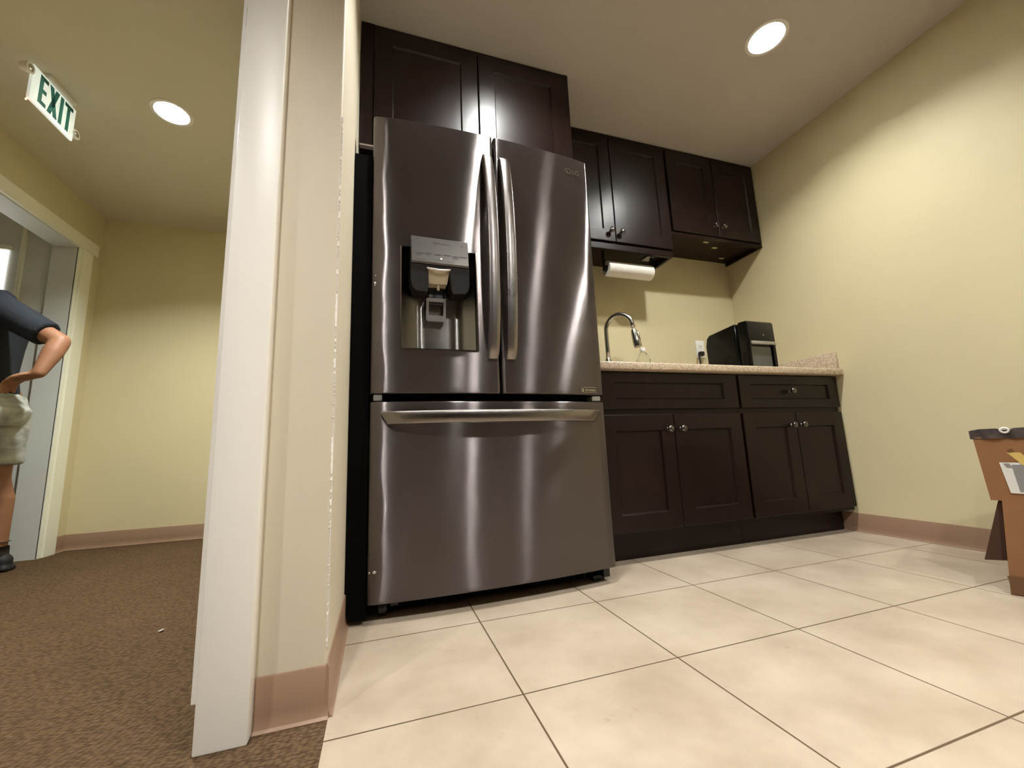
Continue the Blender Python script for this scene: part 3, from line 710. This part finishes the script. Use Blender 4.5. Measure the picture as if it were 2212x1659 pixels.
# ------------------------------------------------------------------ exit sign
ke = (-1.455, 2.186, ZH)
EX = thing('exit_sign', ke, 'white ceiling-mounted sign reading EXIT in green with two small lamp heads', 'sign')
SY0, SY1, SZ0, SZ1, SXF = 2.056, 2.316, 2.083, 2.250, -1.44
MB().box(SXF-.012, SXF, SY0, SY1, SZ0, SZ1, .003, 2).build('housing', 'signwhite', EX, ke, smooth=.6)
MB().box(SXF-.05, SXF+.015, SY0+.07, SY1-.03, 2.250, ZH-.0005, .003, 1).build('canopy', 'trimring', EX, ke)
def letter(polys):
    b = MB()
    for p in polys: b.prism(p, lambda a, c, d: (d, a, c), SXF-.001, SXF+.0012)
    b.build('letter', 'green', EX, ke)
zt_, zb_ = 2.238, 2.104; st = .0185
y = SY0+.040; w_ = .044
letter([[(y, zb_), (y+st, zb_), (y+st, zt_), (y, zt_)], [(y+st, zt_-st), (y+w_, zt_-st), (y+w_, zt_), (y+st, zt_)], [(y+st, (zt_+zb_)/2-st/2), (y+w_*.9, (zt_+zb_)/2-st/2), (y+w_*.9, (zt_+zb_)/2+st/2), (y+st, (zt_+zb_)/2+st/2)], [(y+st, zb_), (y+w_, zb_), (y+w_, zb_+st), (y+st, zb_+st)]])
y += w_+.009; w_ = .058
letter([[(y, zb_), (y+st*1.15, zb_), (y+w_, zt_), (y+w_-st*1.15, zt_)], [(y+w_-st*1.15, zb_), (y+w_, zb_), (y+st*1.15, zt_), (y, zt_)]])
y += w_+.009
letter([[(y, zb_), (y+st, zb_), (y+st, zt_), (y, zt_)]])
y += st+.009; w_ = .052
letter([[(y+w_/2-st/2, zb_), (y+w_/2+st/2, zb_), (y+w_/2+st/2, zt_-st), (y+w_/2-st/2, zt_-st)], [(y, zt_-st), (y+w_, zt_-st), (y+w_, zt_), (y, zt_)]])
for yy, zz, sgn in ((SY0-.016, 2.214, -1), (SY1+.018, 2.135, 1)):
    h = MB().lathe([(.004, -.020), (.015, -.018), (.022, 0), (.024, .012), (.022, .015), (.004, .013)], (SXF-.012, yy, zz), 'x', 20).build('lamp_head', 'socket', EX, ke, smooth=.8)
    MB().sphere((SXF+.003, yy, zz), (.004, .015, .015), 12).build('lens', 'chrome', h, ke, smooth=2)
    MB().box(SXF-.03, SXF-.02, min(yy, yy-sgn*.02), max(yy, yy-sgn*.02), zz-.006, zz+.006).build('bracket', 'socket', h, ke)
MB().sphere((SXF-.006, SY0-.004, 2.070), .0035, 8).tube([(SXF-.006, SY0-.003, 2.073), (SXF-.006, SY0+.005, 2.086)], .0025, 6).build('indicator_light', 'red', EX, ke)

# ------------------------------------------------------------------ cardboard box standing on its open flaps
BC = Vector((1.915, .836, 0)); bu = Vector((.375, -.927, 0)); bv = Vector((.927, .375, 0))
kx = (2.16, .74, 0)
BX = thing('cardboard_box', kx, 'brown cardboard box standing on its splayed open flaps beside the side wall', 'box')
bw, bd, zb0, zb1 = .40, .36, .292, .497
def bP(u, v, z): p = BC+bu*u+bv*v; return (p.x, p.y, z)
def slab(pts, t):     # quad in u,v,z with thickness along its normal
    P_ = [Vector(bP(*p)) for p in pts]; nrm = (P_[1]-P_[0]).cross(P_[2]-P_[0]).normalized()*t
    b = MB(); a = [b.bm.verts.new(p) for p in P_]; c = [b.bm.verts.new(p+nrm) for p in P_]
    b.bm.faces.new(a); b.bm.faces.new(list(reversed(c)))
    for i in range(4): b.bm.faces.new([a[i], c[i], c[(i+1) % 4], a[(i+1) % 4]])
    return b
bd_ = MB()
o2 = -.010
R0 = [bP(o2*0, 0, zb0), bP(bw, 0, zb0), bP(bw, bd, zb0), bP(0, bd, zb0)]
R1 = [bP(o2, o2, zb1), bP(bw, o2, zb1), bP(bw, bd, zb1), bP(o2, bd, zb1)]
bd_.rings([R0, R1]); bd_.build('body', 'card', BX, kx)
slab([(.024, -.001, zb0+.004), (bw, -.001, zb0+.004), (bw, .0, 0.0), (-.001, .0, 0.0)], .004).build('flap', 'card', BX, kx)
slab([(.016, .02, zb0), (.075, .02, zb0), (.075, .034, .105), (-.043, .022, .095)], .004).build('flap', 'cardshade', BX, kx)
slab([(.01, bd, zb0), (bw, bd, zb0), (bw, bd+.02, 0.001), (.01, bd+.02, 0.001)], .004).build('flap', 'cardshade', BX, kx)
slab([(bw, .01, zb0), (bw, bd, zb0), (bw+.06, bd, .03), (bw+.06, .01, .03)], .004).build('flap', 'cardshade', BX, kx)
slab([(.0, -.0055, .058), (bw, -.0055, .058), (bw, -.0035, .004), (.004, -.0035, .004)], .001).build('tape_strip', 'tape', BX, kx)
lb = MB(); q = [Vector(bP(u, -.0035-.004*(z-.29)/.2, z)) for u, z in ((.0464, .3172), (.20, .310), (.20, .410), (.0358, .4144))]
lb.bm.faces.new([lb.bm.verts.new(p) for p in q]); lbo = lb.build('shipping_label', 'label', BX, kx, recalc=False)
ib = MB()
for u0, u1, za, zb in ((.0665, .092, .322, .407), (.050, .062, .398, .411), (.105, .19, .395, .40), (.105, .18, .38, .385)):
    q = [Vector(bP(u, -.0045-.004*(z-.29)/.2, z)) for u, z in ((u0+(.0), za), (u1, za), (u1-.006, zb), (u0-.006, zb))]
    ib.bm.faces.new([ib.bm.verts.new(p) for p in q])
ib.build('print', 'ink', lbo, kx, recalc=False)
yl_ = MB(); q = [Vector(bP(u, -.0075, z)) for u, z in ((.0505, .4546), (.0714, .4651), (.105, .412), (.084, .4045))]
yl_.bm.faces.new([yl_.bm.verts.new(p) for p in q]); ylo = yl_.build('sticker', 'yellow', BX, kx, recalc=False)
ib = MB(); q = [Vector(bP(u, -.0083, z)) for u, z in ((.0582, .4537), (.0693, .4578), (.0718, .4489), (.0607, .4447))]
ib.bm.faces.new([ib.bm.verts.new(p) for p in q]); ib.build('print', 'tape', ylo, kx, recalc=False)
random.seed(5)
for side in range(2):
    tr = MB(); nseg = 34; vv = -.014 if side == 0 else bd*.5; top = []; h = .02
    for i in range(nseg+1):
        h = min(.027, max(.010, h+random.uniform(-.006, .006))); top.append((-.016+i*(bw+.016)/nseg, zb1+h))
    rr_ = []
    for i, (u0, zt0) in enumerate(top):
        dv = random.uniform(-.004, .004)
        rr_.append([bP(u0, vv+dv, zb1-.005-random.uniform(0, .002)), bP(u0, vv+.018, zb1-.003), bP(u0, vv+.018, zt0-.002), bP(u0, vv+.006+dv, zt0)])
    tr.rings(rr_); tr.build('torn_rim', 'torn', BX, kx)
ringp = []
for k in range(20):
    a = 2*PI*k/20; c = Vector(bP(.062, -.012, zb1+.020))
    ringp.append(c+bu*math.cos(a)*.0085+Vector((0, 0, math.sin(a)*.0075)))
rg = MB(); rr2 = []
for k in range(20):
    p = ringp[k]; d = (p-Vector(bP(.062, -.012, zb1+.020))).normalized()
    rr2.append([p+d*.0035*math.cos(t)-bv*.004*math.sin(t) for t in (0, PI/2, PI, 3*PI/2)])
rg.rings(rr2, loop=True); rg.build('white_ring', 'label', BX, kx, smooth=2)

# paper scrap on the carpet
tag(MB().prism([(-.655, 1.655), (-.645, 1.648), (-.638, 1.656), (-.644, 1.664), (-.652, 1.662)], lambda a, b_, d: (a, b_, d+.3*(a+.645)), .0005+.003, .006).build('paper_scrap', 'label'), 'tiny white paper scrap lying on the hall carpet', 'paper scrap')

# ------------------------------------------------------------------ person walking out through the hall door
PX, PY = -2.015, 2.85   # hips over the threshold
kpn = (PX, PY, 0)
PE = thing('person', kpn, 'person in dark t-shirt and pale patterned shorts walking through the hall doorway', 'person')
def remesh(o, vox, it=6):
    m = o.modifiers.new('remesh', 'REMESH'); m.mode = 'VOXEL'; m.voxel_size = vox; m.use_smooth_shade = True
    s = o.modifiers.new('smooth', 'SMOOTH'); s.iterations = it; s.factor = .5
    dg = bpy.context.evaluated_depsgraph_get(); me = bpy.data.meshes.new_from_object(o.evaluated_get(dg))
    o.modifiers.clear(); old = o.data; o.data = me; bpy.data.meshes.remove(old)
    for p in me.polygons: p.use_smooth = True
sh = {'l': Vector((-1.885, 2.685, 1.355)), 'r': Vector((-2.02, 3.025, 1.36))}
el = {'l': Vector((-1.585, 2.66, 1.165)), 'r': Vector((-2.08, 3.06, 1.10))}
wr = {'l': Vector((-1.605, 2.585, .985)), 'r': Vector((-2.18, 3.04, .88))}
hip = {'l': Vector((-1.995, 2.76, .90)), 'r': Vector((-1.985, 2.94, .90))}
kn = {'l': Vector((-2.19, 2.76, .50)), 'r': Vector((-1.945, 2.945, .48))}
an = {'l': Vector((-2.21, 2.76, .085)), 'r': Vector((-1.895, 2.945, .095))}
bb = MB()
def torso_ring(cx, cz, rx, ry, n=24):
    cx -= .085   # rx depth along X, ry half width along Y
    return [(cx+rx*math.cos(2*PI*k/n), PY+ry*math.sin(2*PI*k/n), cz) for k in range(n)]
tors = [(-1.925, .80, .09, .12), (-1.920, .88, .115, .165), (-1.922, .97, .110, .155), (-1.930, 1.06, .10, .142), (-1.928, 1.17, .108, .158), (-1.925, 1.28, .112, .178), (-1.925, 1.36, .100, .180), (-1.935, 1.42, .075, .12), (-1.985, 1.455, .062, .062), (-2.06, 1.50, .054, .056)]
bb.rings([torso_ring(*t) for t in tors])
for s in 'lr':
    bb.capsule([sh[s]+Vector((0, (.04 if s == 'l' else -.04), .012)), sh[s], sh[s].lerp(el[s], .5), el[s]], [.062, .060, .049, .041])
    bb.capsule([el[s], el[s].lerp(wr[s], .35), wr[s]], [.041, .042, .027])
    # hand: palm, four bent fingers of unequal length, thumb from the side
    fwd = (wr[s]-el[s]).normalized()
    if s == 'l': fwd = Vector((-.86, .16, -.30)).normalized()
    side = Vector((0, 0, 1)).cross(fwd).normalized() if abs(fwd.z) < .9 else Vector((1, 0, 0))
    nrm = fwd.cross(side).normalized()
    pal = wr[s]+fwd*.055
    rot = Matrix((fwd, side, nrm)).transposed()
    bb.sphere(pal, (.054, .041, .017), 16, rot); bb.capsule([wr[s], wr[s]+fwd*.04], [.026, .022])
    for i, ln in enumerate((.070, .080, .075, .058)):
        a = pal+fwd*.040+side*(.0285-.019*i); c1_ = a+fwd*ln*.45-nrm*.008; c2_ = c1_+fwd*ln*.32-nrm*.020; c3_ = c2_+fwd*ln*.12-nrm*.020
        bb.capsule([a, c1_, c2_, c3_], [.0092, .0088, .0080, .0072], 10)
    a = pal-fwd*.020+side*.034; bb.capsule([a, a+fwd*.026+side*.022-nrm*.008, a+fwd*.054+side*.026-nrm*.018], [.012, .0105, .0088], 10)
    bb.capsule([hip[s], hip[s].lerp(kn[s], .5), kn[s]], [.095, .078, .058])
    bb.capsule([kn[s], kn[s].lerp(an[s], .3)+Vector((.012, 0, 0)), an[s]], [.055, .060, .038])
    bb.capsule([an[s]+Vector((.02, 0, -.04)), an[s]+Vector((-.06, 0, -.045)), an[s]+Vector((-.15, 0, -.06))], [.032, .034, .024])
# head turned the way the person walks
hc = Vector((-2.215, PY, 1.575))
bb.sphere(hc, (.096, .076, .118), 24).sphere(hc+Vector((-.03, 0, -.055)), (.062, .056, .062), 18)
bb.capsule([hc+Vector((-.092, 0, .018)), hc+Vector((-.112, 0, -.022))], [.009, .015], 10)
bb.sphere(hc+Vector((-.085, 0, -.065)), (.014, .026, .008), 12).sphere(hc+Vector((-.085, 0, -.078)), (.012, .022, .008), 12)
for sg in (-1, 1): bb.sphere(hc+Vector((.005, sg*.077, -.005)), (.020, .010, .032), 12).sphere(hc+Vector((-.088, sg*.033, .034)), (.012, .022, .007), 10)
body = bb.build('body', 'skin', PE, kpn); remesh(body, .0065, 5)
for sg in (-1, 1): MB().sphere(hc+Vector((-.083, sg*.032, .012)), (.011, .013, .008), 12).build('eye', 'label', PE, kpn, smooth=2)
hr = MB(); hr.sphere(hc+Vector((.014, 0, .026)), (.098, .083, .106), 24).sphere(hc+Vector((.045, 0, -.02)), (.066, .072, .085), 20)
hair = hr.build('hair', 'hair', PE, kpn); remesh(hair, .008, 4)
st_ = MB()
shirt = [(-1.930, .845, .132, .185), (-1.925, .93, .136, .182), (-1.930, 1.05, .126, .168), (-1.928, 1.17, .130, .180), (-1.922, 1.28, .132, .196), (-1.920, 1.37, .118, .19), (-1.940, 1.415, .092, .13), (-1.975, 1.447, .070, .075)]
st_.rings([torso_ring(*t) for t in shirt])
for s in 'lr':
    e_ = sh[s].lerp(el[s], .80 if s == 'l' else .7)
    st_.tube([sh[s]+Vector((0, (.06 if s == 'l' else -.06), .03)), sh[s], sh[s].lerp(el[s], .4), e_], [.072, .079, .073, .068], 18)
    st_.sphere(sh[s], .079, 18)
shirt_o = st_.build('shirt', 'shirt', PE, kpn); remesh(shirt_o, .009, 4)
so = MB()
so.rings([torso_ring(*t) for t in [(-1.885, .74, .135, .165), (-1.868, .83, .150, .182), (-1.915, .90, .135, .175), (-1.925, .95, .12, .165)]])
for s in 'lr':
    b0 = hip[s]; b1 = kn[s]; dwn = (b1-b0).normalized()
    so.tube([b0+Vector((0, 0, .0)), b0+dwn*.14+Vector((.012, 0, 0)), b0+dwn*.27, b0.lerp(b1, .86)], [(.115, .10), (.118, .105), (.108, .10), (.104, .098)], 20, (0, 1, 0))
shorts = so.build('shorts', 'shorts', PE, kpn); remesh(shorts, .009, 16)
for s in 'lr':
    a = an[s]
    f = MB(); f.capsule([a+Vector((.030, 0, -.045)), a+Vector((-.05, 0, -.045)), a+Vector((-.13, 0, -.055)), a+Vector((-.175, 0, -.060))], [.040, .041, .038, .028])
    f.box(a.x-.215, a.x+.072, a.y-.04, a.y+.04, 0.001, .028, .012, 3)
    so_ = f.build('shoe', 'shoe', PE, kpn); remesh(so_, .007, 3)
    MB().tube([a+Vector((.010, 0, -.050)), a+Vector((.004, 0, -.01)), a+Vector((.003, 0, .03)), a+Vector((.004, 0, .055))], [.044, .0425, .0415, .0435], 18).build('sock', 'sock', PE, kpn, smooth=2)

# ------------------------------------------------------------------ camera, world, view
cam = bpy.data.cameras.new('camera'); co = bpy.data.objects.new('camera', cam); COL.objects.link(co)
R3 = ((0.9514288745240547, 0.30768604873458166, -0.010601515740271981), (-0.30525157641874323, 0.9383013230053103, -0.16251800620348572), (-0.04005710693201394, 0.1578604531242219, 0.9866486231296593))
mw = Matrix.Identity(4)
for i in range(3):
    mw[i][0] = R3[i][0]; mw[i][1] = R3[i][2]; mw[i][2] = -R3[i][1]
mw.translation = (0, 0, .52109)
co.matrix_world = mw
cam.sensor_fit = 'HORIZONTAL'; cam.sensor_width = 36.; cam.lens = 877.667/2212*36; cam.clip_start = .02
scene.camera = co
wd = bpy.data.worlds.new('world'); scene.world = wd; wd.use_nodes = True
wd.node_tree.nodes['Background'].inputs[0].default_value = (.5, .55, .6, 1); wd.node_tree.nodes['Background'].inputs[1].default_value = .05
scene.view_settings.view_transform = 'Standard'; scene.view_settings.look = 'None'
scene.view_settings.exposure = 2.5; scene.view_settings.gamma = 1.0
scene.cycles.max_bounces = 8; scene.cycles.diffuse_bounces = 5; scene.cycles.glossy_bounces = 4
scene.cycles.sample_clamp_indirect = 6.0
scene.cycles.use_denoising = True
